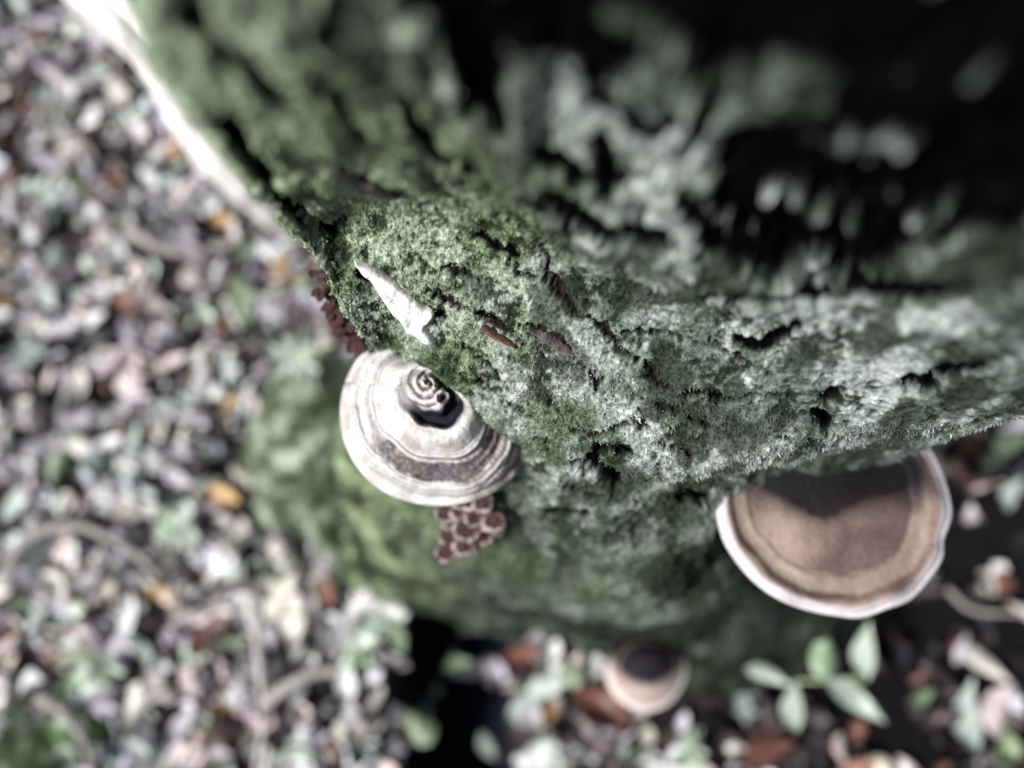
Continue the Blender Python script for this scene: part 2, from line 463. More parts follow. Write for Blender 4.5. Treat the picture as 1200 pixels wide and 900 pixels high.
# shaggy fringe along the lower edge of the bulge, hanging over the brackets
fs = near & (hol < .3) & (P[..., 2] > .585) & (P[..., 2] < .66) & (px > 600)
jj = np.flatnonzero(fs.ravel()); pick = rng.choice(jj, size=16000, replace=True)
cc = np.clip(base.reshape(-1, 3)[pick] * rng.uniform(.8, 1.5, (len(pick), 1)) + .03, 0, .7)
b3 = blades(V[pick], Nn.reshape(-1, 3)[pick], cc, .0036, .0004, 6, .5)
def merge(parts):
    vs, fs, cs = [], [], []; o = 0
    for v, f, cl in parts:
        vs.append(v); fs.append(f + o); cs.append(cl); o += len(v)
    return np.concatenate(vs), np.concatenate(fs), np.concatenate(cs)
bv, bf, bc = merge([(bv, bf, bc), b2, b3])
mo = child('moss', fast_mesh('moss', bv, bf, M_moss, bc, False), tree)
tag(mo, kind='stuff')

# ------------------------------------------------------------------ terrain
HOLE = at(530, 830, 0)[:2]
def ground_z(x, y):
    Q = np.stack([x, y, 0 * x], -1)
    near_ = np.exp(-((x / 6) ** 2 + (y / 6) ** 2))
    z = fbm(Q, 5, 4, 61) * .022 + fbm(Q, .3, 2, 62) * .3 * (1 - near_)
    # the black pit between the roots
    gx, gy, _ = proj(np.stack([x, y, 0 * x], -1))
    t = sstep(700, 960, gy)
    cxp = 545 - 10 * t
    k = np.exp(-(((gx - cxp) / 72) ** 4)) * sstep(660, 720, gy) * (1 - sstep(930, 1010, gy)) * near_
    z = z - .20 * k
    # low ground in the shade of the roots on the right
    z = z - .05 * np.exp(-(((gx - 1080) / 150) ** 2 + ((gy - 690) / 130) ** 2)) * near_
    return z
gN = 360
tt = np.linspace(-1, 1, gN)
ax = np.sinh(tt * 5.6) / np.sinh(5.6) * 120
gx, gy = np.meshgrid(ax, ax)
gz = ground_z(gx, gy)
GP = np.stack([gx, gy, gz], -1)
gcol = mix(c(.025, .021, .024) * np.ones_like(GP), c(.06, .05, .05) * np.ones_like(GP), sstep(-.3, .4, fbm(GP, 14, 4, 65)))
gpx, gpy, _ = proj(GP)
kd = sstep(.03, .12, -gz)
gcol = mix(gcol, c(.006, .007, .013) * np.ones_like(GP), kd)  # low spots painted darker, the pit's shade put into the soil
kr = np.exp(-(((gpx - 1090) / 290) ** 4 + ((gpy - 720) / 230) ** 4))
gcol = mix(gcol, c(.007, .0065, .0075) * np.ones_like(GP), np.clip(kr * 1.6, 0, 1))  # shaded ground on the right painted near-black in the soil colour
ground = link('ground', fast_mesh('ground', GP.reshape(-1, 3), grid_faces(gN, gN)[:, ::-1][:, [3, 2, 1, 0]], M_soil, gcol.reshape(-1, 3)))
tag(ground, kind='structure')

def gzs(x, y): return float(ground_z(np.array([x]), np.array([y]))[0])

# trunk foot outline for keeping leaves out
foot = SEC[1]
def inside_foot(x, y, scale=1.0):
    c0 = foot.mean(0); f = (foot - c0) * scale + c0
    x0, y0 = f[:, 0], f[:, 1]; x1, y1 = np.roll(x0, -1), np.roll(y0, -1)
    X = np.asarray(x)[:, None]; Y = np.asarray(y)[:, None]
    cr = ((y0 > Y) != (y1 > Y)) & (X < (x1 - x0) * (Y - y0) / (y1 - y0 + 1e-12) + x0)
    return cr.sum(1) % 2 == 1

# ------------------------------------------------------------------ moss mound over a root on the left
def lump(name, px0, py0, z0, rx, ry, hgt, seed, parent, mossn, rot=0, mat=None, cols=None):
    nu, nv = 90, 30
    th = np.linspace(0, 2 * np.pi, nu, endpoint=False)[None, :]; ph = np.linspace(0, np.pi / 2 * 1.15, nv)[:, None]
    ux, uy, uz = np.sin(ph) * np.cos(th), np.sin(ph) * np.sin(th), np.cos(ph) + 0 * th
    Q = np.stack([ux, uy, uz], -1)
    r = 1 + .28 * fbm(Q + seed, 1.6, 3, seed) + .06 * fbm(Q, 9, 3, seed + 1)
    X, Y, Z = ux * rx * r, uy * ry * r, uz * hgt * r
    ca, sa = math.cos(rot), math.sin(rot)
    o = at(px0, py0, z0)
    W = np.stack([X * ca - Y * sa + o[0], X * sa + Y * ca + o[1], Z + o[2]], -1)
    t = sstep(-.18, .25, fbm(W, 34, 4, seed + 3))
    A, B = cols if cols else (c(.07, .095, .055), c(.37, .43, .33))
    C = mix(A * np.ones_like(W), B * np.ones_like(W), t)
    o2 = child(name, fast_mesh(name, W.reshape(-1, 3), grid_faces(nv, nu, True), mat or M_bark, C.reshape(-1, 3)), parent)
    nr = Q / np.array([rx, ry, hgt]); nr /= np.linalg.norm(nr, axis=-1, keepdims=True)
    nr = np.stack([nr[..., 0] * ca - nr[..., 1] * sa, nr[..., 0] * sa + nr[..., 1] * ca, nr[..., 2]], -1)
    r_ = np.random.default_rng(seed)
    Wt = np.repeat(np.sin(ph) + .05, nu, 1).ravel()
    k = r_.choice(nu * nv, mossn, p=Wt / Wt.sum())
    jp = W.reshape(-1, 3)[k] + r_.normal(0, .0035, (mossn, 3)) * np.array([1, 1, .3])
    v, f, cl = blades(jp, nr.reshape(-1, 3)[k], np.clip(C.reshape(-1, 3)[k] * r_.uniform(.6, 1.6, (mossn, 1)), .01, .8), .010, .0009, seed + 7, .1)
    return o2, (v, f, cl)

def merge(parts):
    vs, fs, cs = [], [], []; o = 0
    for v, f, cl in parts:
        vs.append(v); fs.append(f + o); cs.append(cl); o += len(v)
    return np.concatenate(vs), np.concatenate(fs), np.concatenate(cs)

mound = empty('moss_cushion', Vector(at(360, 520, 0)))
tag(mound, 'bright green moss cushion swelling over a root left of the banded bracket', 'moss')
ps = []
for a in [(372,520,.02,.085,.075,.10,101), (350,570,.0,.06,.07,.06,102), (365,468,.02,.06,.05,.075,103), (405,560,.04,.05,.09,.13,104), (330,545,0,.05,.05,.04,105)]:
    o, q = lump('cushion', a[0], a[1], a[2], a[3], a[4], a[5], a[6], mound, 5200)
    ps.append(q)
v, f, cl = merge(ps)
tag(child('moss_fibres', fast_mesh('moss_fibres', v, f, M_moss, cl, False), mound), kind='stuff')

m2 = empty('moss_cushion', Vector(at(30, 880, 0)))
tag(m2, 'dark green moss cushion in the litter at the lower left corner', 'moss')
o, q = lump('cushion', 30, 885, 0, .075, .055, .04, 111, m2, 5000)
o, q2 = lump('cushion', 85, 850, 0, .05, .04, .03, 112, m2, 2500, cols=(c(.10, .17, .07), c(.2, .3, .14)))
v, f, cl = merge([q, q2])
tag(child('moss_fibres', fast_mesh('moss_fibres', v, f, M_moss, cl, False), m2), kind='stuff')

# ------------------------------------------------------------------ leaves
def leaf_shape(kind, seed):
    """unit leaf, length 1 along x, 5 x 9 grid, curled; returns verts and quads"""
    r = np.random.default_rng(seed)
    nl, nw = 11, 5
    s = np.linspace(0, 1, nl)[:, None]; t = np.linspace(-1, 1, nw)[None, :]
    if kind == 'oval': wd = np.sin(np.pi * s ** .8) ** .95 * .22
    elif kind == 'round': wd = np.sin(np.pi * s ** .75) ** .8 * .29
    elif kind == 'narrow': wd = np.sin(np.pi * s ** .8) ** .9 * .15
    elif kind == 'pointed': wd = (np.sin(np.pi * s ** .6) ** 1.1) * .30
    elif kind == 'ragged': wd = np.sin(np.pi * s ** .9) ** .6 * .27 * (1 + .45 * np.sin(s * 17 + seed))
    else: wd = np.sin(np.pi * s ** .8) ** .8 * .28
    wd = np.maximum(wd, .012)
    curl = {'curled': 1.5}.get(kind, r.uniform(.3, 1.15))
    bend = r.uniform(-.5, .9) if kind != 'curled' else 1.1
    a = t * curl
    y = wd * np.sin(a) / curl * 1.0 if curl > 0 else wd * t
    y = wd * np.sin(t * curl) / math.sin(min(curl, 1.5)) 
    z = wd * (1 - np.cos(a)) * (1.1 if r.random() < .7 else -1.0)
    x = s + 0 * t
    zb = bend * .75 * (s - .5) ** 2
    z = z + zb + .03 * np.sin(s * 9 + seed) * t + .05 * np.sin(s * 5 + 2 * seed) * t * t
    x = x - .5
    V = np.stack([x, y + .05 * np.sin(3 * s + seed), z], -1)
    return V.reshape(-1, 3), grid_faces(nl, nw)

KINDS = ['oval', 'round', 'narrow', 'pointed', 'ragged', 'curled']
SHAPES = [leaf_shape(k, 3 * i + 1) for i, k in enumerate(KINDS)] + [leaf_shape(k, 50 + i) for i, k in enumerate(KINDS)]
PAL = {
 'lilac grey': (.44, .41, .45), 'pale grey': (.58, .58, .59), 'pale green': (.42, .48, .44), 'pinkish': (.54, .46, .45),
 'cream': (.62, .58, .52), 'dark brown': (.045, .03, .032), 'rust brown': (.15, .065, .048), 'ochre': (.36, .23, .10), 'green': (.16, .22, .13), 'black': (.015, .014, .018),
}
PN = list(PAL); PC = np.array([PAL[k] for k in PN])
PW = np.array([.22, .19, .12, .11, .08, .13, .035, .010, .025, .08])
PWR = np.array([.05, .02, .04, .03, .02, .36, .10, .01, .05, .32])  # right side's shade put into the mix: mostly dark leaves

def rot_mats(yaw, pitch, roll):
    cy, sy, cp_, sp_, cr, sr = np.cos(yaw), np.sin(yaw), np.cos(pitch), np.sin(pitch), np.cos(roll), np.sin(roll)
    n = len(yaw); M = np.zeros((n, 3, 3))
    M[:, 0, 0] = cy * cp_; M[:, 0, 1] = cy * sp_ * sr - sy * cr; M[:, 0, 2] = cy * sp_ * cr + sy * sr
    M[:, 1, 0] = sy * cp_; M[:, 1, 1] = sy * sp_ * sr + cy * cr; M[:, 1, 2] = sy * sp_ * cr - cy * sr
    M[:, 2, 0] = -sp_; M[:, 2, 1] = cp_ * sr; M[:, 2, 2] = cp_ * cr
    return M

def scatter(n, xr, yr, seed, keep=None, size=(.018, .056)):
    r = np.random.default_rng(seed)
    x = r.uniform(*xr, n); y = r.uniform(*yr, n)
    z = ground_z(x, y)
    gxp, gyp, _ = proj(np.stack([x, y, z], -1))
    ok = ~inside_foot(x, y, .96)
    pit = (z < -.055) & (np.abs(x) < 2)
    ok &= ~(pit & (r.random(n) < .93))
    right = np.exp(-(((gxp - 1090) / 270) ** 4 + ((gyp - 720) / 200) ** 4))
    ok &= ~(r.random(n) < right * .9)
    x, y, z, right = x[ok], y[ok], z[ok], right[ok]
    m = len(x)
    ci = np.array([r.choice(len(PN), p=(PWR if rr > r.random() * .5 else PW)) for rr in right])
    sh = r.integers(0, len(SHAPES), m)
    sz = r.uniform(*size, m) * np.where(sh % 6 == 2, 1.2, 1.0)
    lift = r.uniform(.002, .022, m) + sz * .12
    M = rot_mats(r.uniform(0, 2 * np.pi, m), r.normal(0, .5, m), r.normal(0, .6, m))
    col = PC[ci] * r.uniform(.7, 1.25, (m, 1)) * (1 + r.normal(0, .05, (m, 3)))
    return x, y, z + lift, ci, sh, sz, M, np.clip(col, .01, .85)

def litter_mesh(args):
    x, y, z, ci, sh, sz, M, col = args
    vs, fs, cs = [], [], []; o = 0
    for k in range(len(SHAPES)):
        m = sh == k
        if not m.any(): continue
        V0, F0 = SHAPES[k]
        W = np.einsum('nij,vj->nvi', M[m], V0) * sz[m][:, None, None] + np.stack([x[m], y[m], z[m]], -1)[:, None, :]
        nn, nv = W.shape[:2]
        vs.append(W.reshape(-1, 3)); fs.append((F0[None] + (np.arange(nn) * nv)[:, None, None]).reshape(-1, 4) + o); o += nn * nv
        vein = 1 + .18 * (np.abs(V0[:, 1]) < .02)
        cs.append((col[m][:, None, :] * vein[None, :, None]).reshape(-1, 3))
    return np.concatenate(vs), np.concatenate(fs), np.concatenate(cs)

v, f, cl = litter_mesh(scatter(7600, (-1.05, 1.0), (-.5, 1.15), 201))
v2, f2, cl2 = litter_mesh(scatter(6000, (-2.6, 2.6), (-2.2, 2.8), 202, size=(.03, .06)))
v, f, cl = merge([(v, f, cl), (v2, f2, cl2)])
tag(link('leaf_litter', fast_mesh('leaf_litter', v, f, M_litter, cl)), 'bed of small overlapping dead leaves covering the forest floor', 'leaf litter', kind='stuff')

# individual leaves lying on top of the bed
LMAT = {k: material('leaf_' + k.replace(' ', '_'), base=PAL[k], rough=.45, nscale=6, namt=.3, spec=.45, trans=.12, objvar=.3) for k in PN}
LMESH = {}
def leaf_mesh(si, cname):
    key = (si, cname)
    if key not in LMESH:
        V0, F0 = SHAPES[si]
        LMESH[key] = fast_mesh('leaf', V0, F0, LMAT[cname])
    return LMESH[key]

MARKS = [((60, 60), 'in the upper left corner'), ((60, 200), 'by the left edge below the upper corner'), ((150, 120), 'left of the pale peeled branch'),
 ((230, 240), 'above the curved twig'), ((160, 340), 'below the curved twig'), ((300, 350), 'left of the knobbly rust brown fungus'),
 ((60, 350), 'by the left edge beside the curved twig'), ((60, 480), 'halfway down the left edge'), ((200, 470), 'in the open litter left of the seedling'),
 ((280, 560), 'left of the green moss cushion'), ((60, 600), 'by the left edge above the arching twig'), ((180, 650), 'beside the arching twig'),
 ((60, 760), 'above the dark moss cushion'), ((180, 800), 'right of the dark moss cushion'), ((290, 720), 'beside the long straight twig'),
 ((380, 700), 'below the green moss cushion'), ((400, 830), 'left of the black pit'), ((640, 850), 'right of the black pit'),
 ((760, 870), 'below the small bracket at the trunk foot'), ((880, 860), 'below the dark mossy root'), ((1000, 860), 'under the pale-leaved seedling'),
 ((1150, 700), 'in the shade right of the wide brown bracket'), ((1150, 860), 'in the lower right corner'), ((1150, 560), 'by the right edge under the trunk')]
USED = {}
def leaf_object(x, y, z, si, cname, size, yaw, pitch, roll, label=None, name='fallen_leaf', group='fallen leaves lying on the litter'):
    o = link(name, leaf_mesh(si, cname))
    o.location = (x, y, z); o.scale = (size,) * 3
    o.rotation_euler = (roll, pitch, yaw)
    if label is None:
        gxp, gyp, _ = proj(np.array([x, y, z]))
        md = min(MARKS, key=lambda q: (q[0][0] - gxp) ** 2 + (q[0][1] - gyp) ** 2)[1]
        sh = {'oval': 'oval', 'round': 'rounded', 'narrow': 'narrow', 'pointed': 'pointed', 'ragged': 'ragged', 'curled': 'curled'}[KINDS[si % 6]]
        sz = 'large ' if size > .047 else ('small ' if size < .036 else '')
        label = f'{sz}{cname} {sh} leaf {md}'
        while label in USED:
            q = USED[label]; dx, dy = gxp - q[0], gyp - q[1]
            way = ('right of' if dx > 0 else 'left of') if abs(dx) > abs(dy) else ('below' if dy > 0 else 'above')
            label = f'{sz}{cname} {sh} leaf {way} its twin {md}'
            if label in USED: gxp += 3; sz = 'broad ' if sz != 'broad ' else 'slightly tilted '
            if len(label.split()) > 16: label = f'{cname} {sh} leaf {way} its twin {md}'
        USED[label] = (gxp, gyp)
    tag(o, label, 'leaf', group)
    return o
cnt = 0
r = np.random.default_rng(31)
taken = []
while cnt < 262:
    ppx, ppy = r.uniform(-5, 1205), r.uniform(-5, 905)
    q = at(ppx, ppy, 0.0)
    if inside_foot([q[0]], [q[1]], 1.03)[0]: continue
    l, n = ray(ppx, ppy)
    if l is not None: continue
    z = gzs(q[0], q[1])
    if z < -.05: continue
    if any((q[0] - a) ** 2 + (q[1] - b) ** 2 < .03 ** 2 for a, b in taken): continue
    taken.append((q[0], q[1]))
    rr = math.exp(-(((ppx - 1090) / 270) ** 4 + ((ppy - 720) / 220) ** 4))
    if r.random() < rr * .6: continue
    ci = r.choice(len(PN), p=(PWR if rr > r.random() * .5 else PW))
    si = int(r.integers(0, len(SHAPES)))
    s = r.uniform(.030, .058)
    leaf_object(q[0], q[1], z + .02 + s * .15, si, PN[ci], s, r.uniform(0, 6.28), r.normal(0, .35), r.normal(0, .4))
    cnt += 1
# leaves that can be picked out one by one in the photograph: x, y, length (px), direction (deg), colour, shape, label
for (lx, ly, ln, ang, cn, si, lab) in [
 (640, 806, 48, 10, 'pale green', 1, 'rounded pale green leaf right of the black pit, upper of two'),
 (608, 832, 44, 80, 'pale green', 0, 'pale green oval leaf right of the black pit, lower of two'),
 (487, 850, 52, 130, 'green', 3, 'yellow-green pointed leaf lying on the edge of the black pit'),
 (535, 778, 34, 20, 'green', 0, 'small dim green leaf inside the black pit'),
 (900, 882, 62, 15, 'rust brown', 1, 'rounded orange brown leaf at the bottom edge right of the small bracket'),
 (1172, 832, 60, 60, 'pinkish', 1, 'pinkish tan leaf near the lower right corner'),
 (1132, 838, 78, 88, 'pale green', 0, 'pale green upright leaf near the lower right corner'),
 (1183, 580, 46, 60, 'pale green', 0, 'pale green leaf by the right edge beside the wide brown bracket'),
 (1150, 778, 70, -30, 'cream', 2, 'narrow cream leaf in dark litter below right of the wide bracket'),
 (620, 778, 60, 160, 'rust brown', 5, 'dark rust curled leaf tucked under the trunk foot'),
 (700, 830, 70, 150, 'rust brown', 5, 'rust brown curled leaf left of the small bracket'),
 (285, 355, 66, -65, 'green', 0, 'long green leaf left of the knobbly rust brown fungus'),
 (330, 700, 60, 60, 'cream', 1, 'bright cream rounded leaf left of the black pit'),
 (345, 725, 60, 95, 'cream', 0, 'bright cream oval leaf below the rounded cream one'),
 (270, 475, 36, 75, 'ochre', 0, 'ochre yellow leaf left of the green moss cushion'),
 (328, 312, 40, 70, 'ochre', 0, 'ochre yellow leaf beside the trunk at the end of the twig'),
 (247, 745, 56, 50, 'rust brown', 4, 'rust brown ragged leaf left of the long straight twig'),
 (1185, 520, 50, 20, 'green', 1, 'green leaf at the right edge under the trunk'),
]:
    q = at(lx, ly, 0.0); z = gzs(q[0], q[1])
    z = max(z, -.06) + .035
    q = at(lx, ly, z)
    leaf_object(q[0], q[1], z, si, cn, ln / F * (H - z) , R(ang), .1, .15, lab)

# ------------------------------------------------------------------ tubes: twigs, branch, stems
def tube(points, radii, name, mat, parent=None, seg=10, rough=.12, seed=1, sub=5, colors=None):
    Pn = np.array(points, float); Rn = np.array(radii, float)
    n = len(Pn); t = np.linspace(0, n - 1, (n - 1) * sub + 1)
    i = np.minimum(t.astype(int), n - 2); f = (t - i)[:, None]
    pe = np.vstack([2 * Pn[0] - Pn[1], Pn, 2 * Pn[-1] - Pn[-2]])
    p0, p1, p2, p3 = pe[i], pe[i + 1], pe[i + 2], pe[i + 3]
    C = .5 * (2 * p1 + (p2 - p0) * f + (2 * p0 - 5 * p1 + 4 * p2 - p3) * f ** 2 + (-p0 + 3 * p1 - 3 * p2 + p3) * f ** 3)
    rr = np.interp(t, np.arange(n), Rn)
    T = np.gradient(C, axis=0); T /= np.linalg.norm(T, axis=1, keepdims=True)
    up = np.array([0.13, .21, .97]); A = np.cross(T, up); A /= np.linalg.norm(A, axis=1, keepdims=True) + 1e-9
    B = np.cross(T, A)
    th = np.linspace(0, 2 * np.pi, seg, endpoint=False)
    D = A[:, None] * np.cos(th)[None, :, None] + B[:, None] * np.sin(th)[None, :, None]
    W = C[:, None] + D * rr[:, None, None]
    W = W + D * (rr[:, None] * rough * 2 * fbm(W, .35 / max(Rn.mean(), 1e-4), 3, seed))[..., None]
    m = len(C)
    V = np.vstack([W.reshape(-1, 3), C[:1], C[-1:]])
    faces = grid_faces(m, seg, True)
    k = np.arange(seg); k2 = (k + 1) % seg
    cap1 = np.stack([np.full(seg, m * seg), k2, k, k], -1); cap2 = np.stack([np.full(seg, m * seg + 1), (m - 1) * seg + k, (m - 1) * seg + k2, (m - 1) * seg + k2], -1)
    me = bpy.data.meshes.new(name)
    me.from_pydata(V.tolist(), [], faces.tolist() + cap1[:, :3].tolist() + cap2[:, :3].tolist())
    me.polygons.foreach_set('use_smooth', [True] * len(me.polygons))
    me.materials.append(mat)
    if colors is not None:
        ca = me.color_attributes.new('Col', 'FLOAT_COLOR', 'POINT')
        c4 = np.ones((len(V), 4), np.float32); c4[:, :3] = colors
        ca.data.foreach_set('color', c4.ravel())
    return child(name, me, parent) if parent else link(name, me)

def twig(pts, rpx, label, lift=.03, mat=None, name='twig', seed=1, group='dead twigs on the litter'):
    W = []
    for k, (a, b) in enumerate(pts):
        q = at(a, b, .02); z = gzs(q[0], q[1]) + lift
        W.append(at(a, b, z))
    n = len(W)
    rad = [rpx / F * 1.17 * (1 - .55 * k / (n - 1)) for k in range(n)]
    o = tube(W, rad, name, mat or M_twig, seed=seed)
    tag(o, label, 'twig', group); return o
twig([(150, 268), (180, 285), (215, 296), (250, 292), (292, 276)], 9, 'curved grey twig in the litter below the pale peeled branch', seed=2)
twig([(288, 690), (300, 740), (306, 790), (308, 850), (300, 905)], 6, 'long straight grey twig standing upright in the picture left of the pit', seed=3)
twig([(312, 822), (340, 802), (372, 788), (400, 786)], 9, 'pale short twig crossing the long straight twig', seed=4)
twig([(10, 690), (18, 650), (50, 622), (100, 618), (160, 650), (190, 680)], 8, 'arching grey twig over a dark gap near the left edge', .05, seed=5)
twig([(45, 815), (75, 835), (100, 870), (108, 905)], 7, 'pale twig bending down beside the dark moss cushion', .04, seed=6)
twig([(180, 640), (205, 670), (200, 710)], 6, 'short hooked twig beside the arching twig', seed=7)
twig([(300, 560), (312, 600), (330, 640)], 2.5, 'thin pale stem left of the green moss cushion', seed=8)
twig([(40, 150), (95, 165), (120, 200)], 4, 'thin twig in the upper left litter', seed=9)
twig([(90, 430), (140, 410), (185, 425)], 4, 'thin bent twig in the middle of the left litter', seed=10)
twig([(1110, 690), (1140, 715), (1200, 720)], 4, 'dark thin twig right of the wide brown bracket', seed=11)

pb = empty('peeled_branch', Vector(at(200, 130, .05)))
tag(pb, 'bare pale peeled branch running down along the left side of the trunk', 'branch')
W = [at(92, -50, .36), at(130, 5, .34), at(178, 68, .30), at(222, 138, .25), at(268, 196, .20), at(310, 240, .14), at(350, 285, .06)]
tube(W, [.040, .036, .027, .025, .026, .022, .010], 'branch_wood', M_peeled, pb, seg=18, rough=.2, seed=12, sub=8)
tube([at(125, -20, .36), at(150, 8, .42), at(182, 38, .47), at(212, 58, .50)], [.014, .011, .010, .006], 'side_stub', M_peeled, pb, seg=12, seed=13)

# ------------------------------------------------------------------ bracket fungi
def loop_curve(pts, n):
    Pp = np.array(pts, float)[None]
    k = len(pts)
    C = catmull_closed(Pp, [40] * k)[0]
    L = np.r_[0, np.cumsum(np.linalg.norm(np.diff(np.vstack([C, C[:1]]), axis=0), axis=1))]
    t = np.linspace(0, L[-1], n, endpoint=False)
    Cc = np.vstack([C, C[:1]])
    return np.stack([np.interp(t, L, Cc[:, 0]), np.interp(t, L, Cc[:, 1])], -1)

def bracket(label, outline, apex, zrim, hfun, cfun, thick, M=130, N=420, under_mat=None, tilt=(0, 0), shrink=6):
    O = loop_curve(outline, N); A = np.array(apex, float)
    dd = O - A; ln = np.linalg.norm(dd, axis=1, keepdims=True)
    O = A + dd * (ln - shrink) / ln
    rho = np.linspace(0, 1, M)[:, None] ** .95
    dd = O - A; ln = np.linalg.norm(dd, axis=1)
    kern = np.hanning(N // 5 + 2)[1:-1]; kern /= kern.sum(); kk = len(kern)
    lns = np.convolve(np.r_[ln[-kk:], ln, ln[:kk]], kern, 'same')[kk:-kk]
    u_ = rho ** 4
    sc = rho * (lns[None] * (1 - u_) + ln[None] * u_) / ln[None]
    X = A[0] + dd[:, 0][None] * sc; Y = A[1] + dd[:, 1][None] * sc
    rho = rho + 0 * X
    th = np.degrees(np.arctan2(Y - A[1], X - A[0]))
    hh = hfun(rho, th, X, Y)
    zz = zrim + hh + tilt[0] * (X - A[0]) + tilt[1] * (Y - A[1])
    W = at(X, Y, zz)
    W = W
    C = cfun(rho, th, X, Y, W)
    root = empty('bracket_fungus', Vector(W.reshape(-1, 3).mean(0)) - Vector((0, 0, thick)))
    tag(root, label, 'fungus', 'bracket fungi growing on the trunk')
    child('cap', fast_mesh('cap', W.reshape(-1, 3), grid_faces(M, N, True), M_cap, C.reshape(-1, 3)), root)
    # rolled rim and pore side
    rim = W[-1]; ctr = W[0].mean(0); ctr[2] = rim[:, 2].mean() - thick
    steps = []
    for k in range(0, 26):
        a = k / 25
        if k <= 10:      # rounded edge
            ph = k / 10 * math.pi * .75
            r_ = thick * .15
            out = rim - ctr; out[:, 2] = 0; out /= np.linalg.norm(out, axis=1, keepdims=True)
            p = rim + out * (math.sin(ph) * r_) + np.array([0, 0, -1]) * ((1 - math.cos(ph)) * r_)
        else:
            b = (k - 10) / 15
            last = steps[10]
            p = last * (1 - b) + ctr * b
            p[:, 2] = last[:, 2] * (1 - b ** .8) + (ctr[2]) * b ** .8
        steps.append(p)
    U = np.array(steps)
    cr = C[-1]
    CU = np.concatenate([np.repeat(cr[None], 11, 0), np.broadcast_to(c(.26, .17, .13), (15, len(rim), 3))])
    child('pore_surface', fast_mesh('pore_surface', U.reshape(-1, 3), grid_faces(26, len(rim), True)[:, ::-1], M_cap, CU.reshape(-1, 3)), root)
    return root

def bump(x, a, b, s):
    return sstep(a - s, a + s, x) * (1 - sstep(b - s, b + s, x))

# --- the banded white bracket in focus
out1 = [(436,409),(417,428),(404,460),(402,492),(409,522),(424,548),(448,570),(482,584),(520,588),(560,580),(592,562),(610,537),(615,515),
        (606,492),(580,462),(548,436),(510,410),(470,396)]
def h1(rho, th, X, Y):
    Q = np.stack([X, Y, 0 * X], -1)
    r = rho + .02 * np.sin(th * .06 + 1) + .010 * np.sin(th * .17) + .03 * fbm(Q, .022, 2, 70)
    h = .068 - .010 * sstep(0, .30, r)                                   # boss
    h = h - .009 * bump(r, .25, .34, .03) * (.08 + .92 * sstep(-115, -60, -np.abs(th - 30)))
    h = h - .018 * sstep(.40, .645, r) ** 1.6                             # the thick white shelf rolls over
    h = h - .007 * sstep(.635, .665, r)                                  # step below it
    h = h - .003 * bump(r, .68, .83, .03)                                # sunken dark band
    h = h - .008 * sstep(.66, .86, r)
    h = h - .022 * sstep(.86, 1.02, r) ** 2                               # rounded outer lip
    d1 = np.hypot(X - 501, Y - 449); d2 = np.hypot(X - 519, Y - 466)
    sp = np.cos((d1 + 2.2 * fbm(Q, .09, 2, 98)) / 9.5 * 6.28 - np.radians(th) * 1.0)
    h = h + .0020 * sp * np.exp(-(d1 / 26) ** 4) - .003 * np.exp(-((d2) / 4.5) ** 2) + .0025 * np.exp(-((d2 - 8) / 2.5) ** 2)
    right = sstep(75, 15, np.abs(th - 22))
    g = right * np.sin(r * 6.28 * 15 + fbm(Q, .05, 2, 79) * 2) * .0013 * sstep(.62, .72, r)
    g = g + np.sin(r * 6.28 * 24 + fbm(Q, .04, 2, 78) * 3) * .00035 * sstep(.8, .9, r)
    g = g - .0010 * np.exp(-((r - .585) / .010) ** 2)
    return h + g + fbm(Q, .05, 3, 72) * .0022 * sstep(.3, .5, r) + np.abs(fbm(Q, .11, 3, 74)) * .0022 * bump(r, .66, .84, .03) + fbm(Q, .5, 2, 73) * .0002 + .006 * fbm(Q, .02, 2, 71) * sstep(.6, 1, rho)
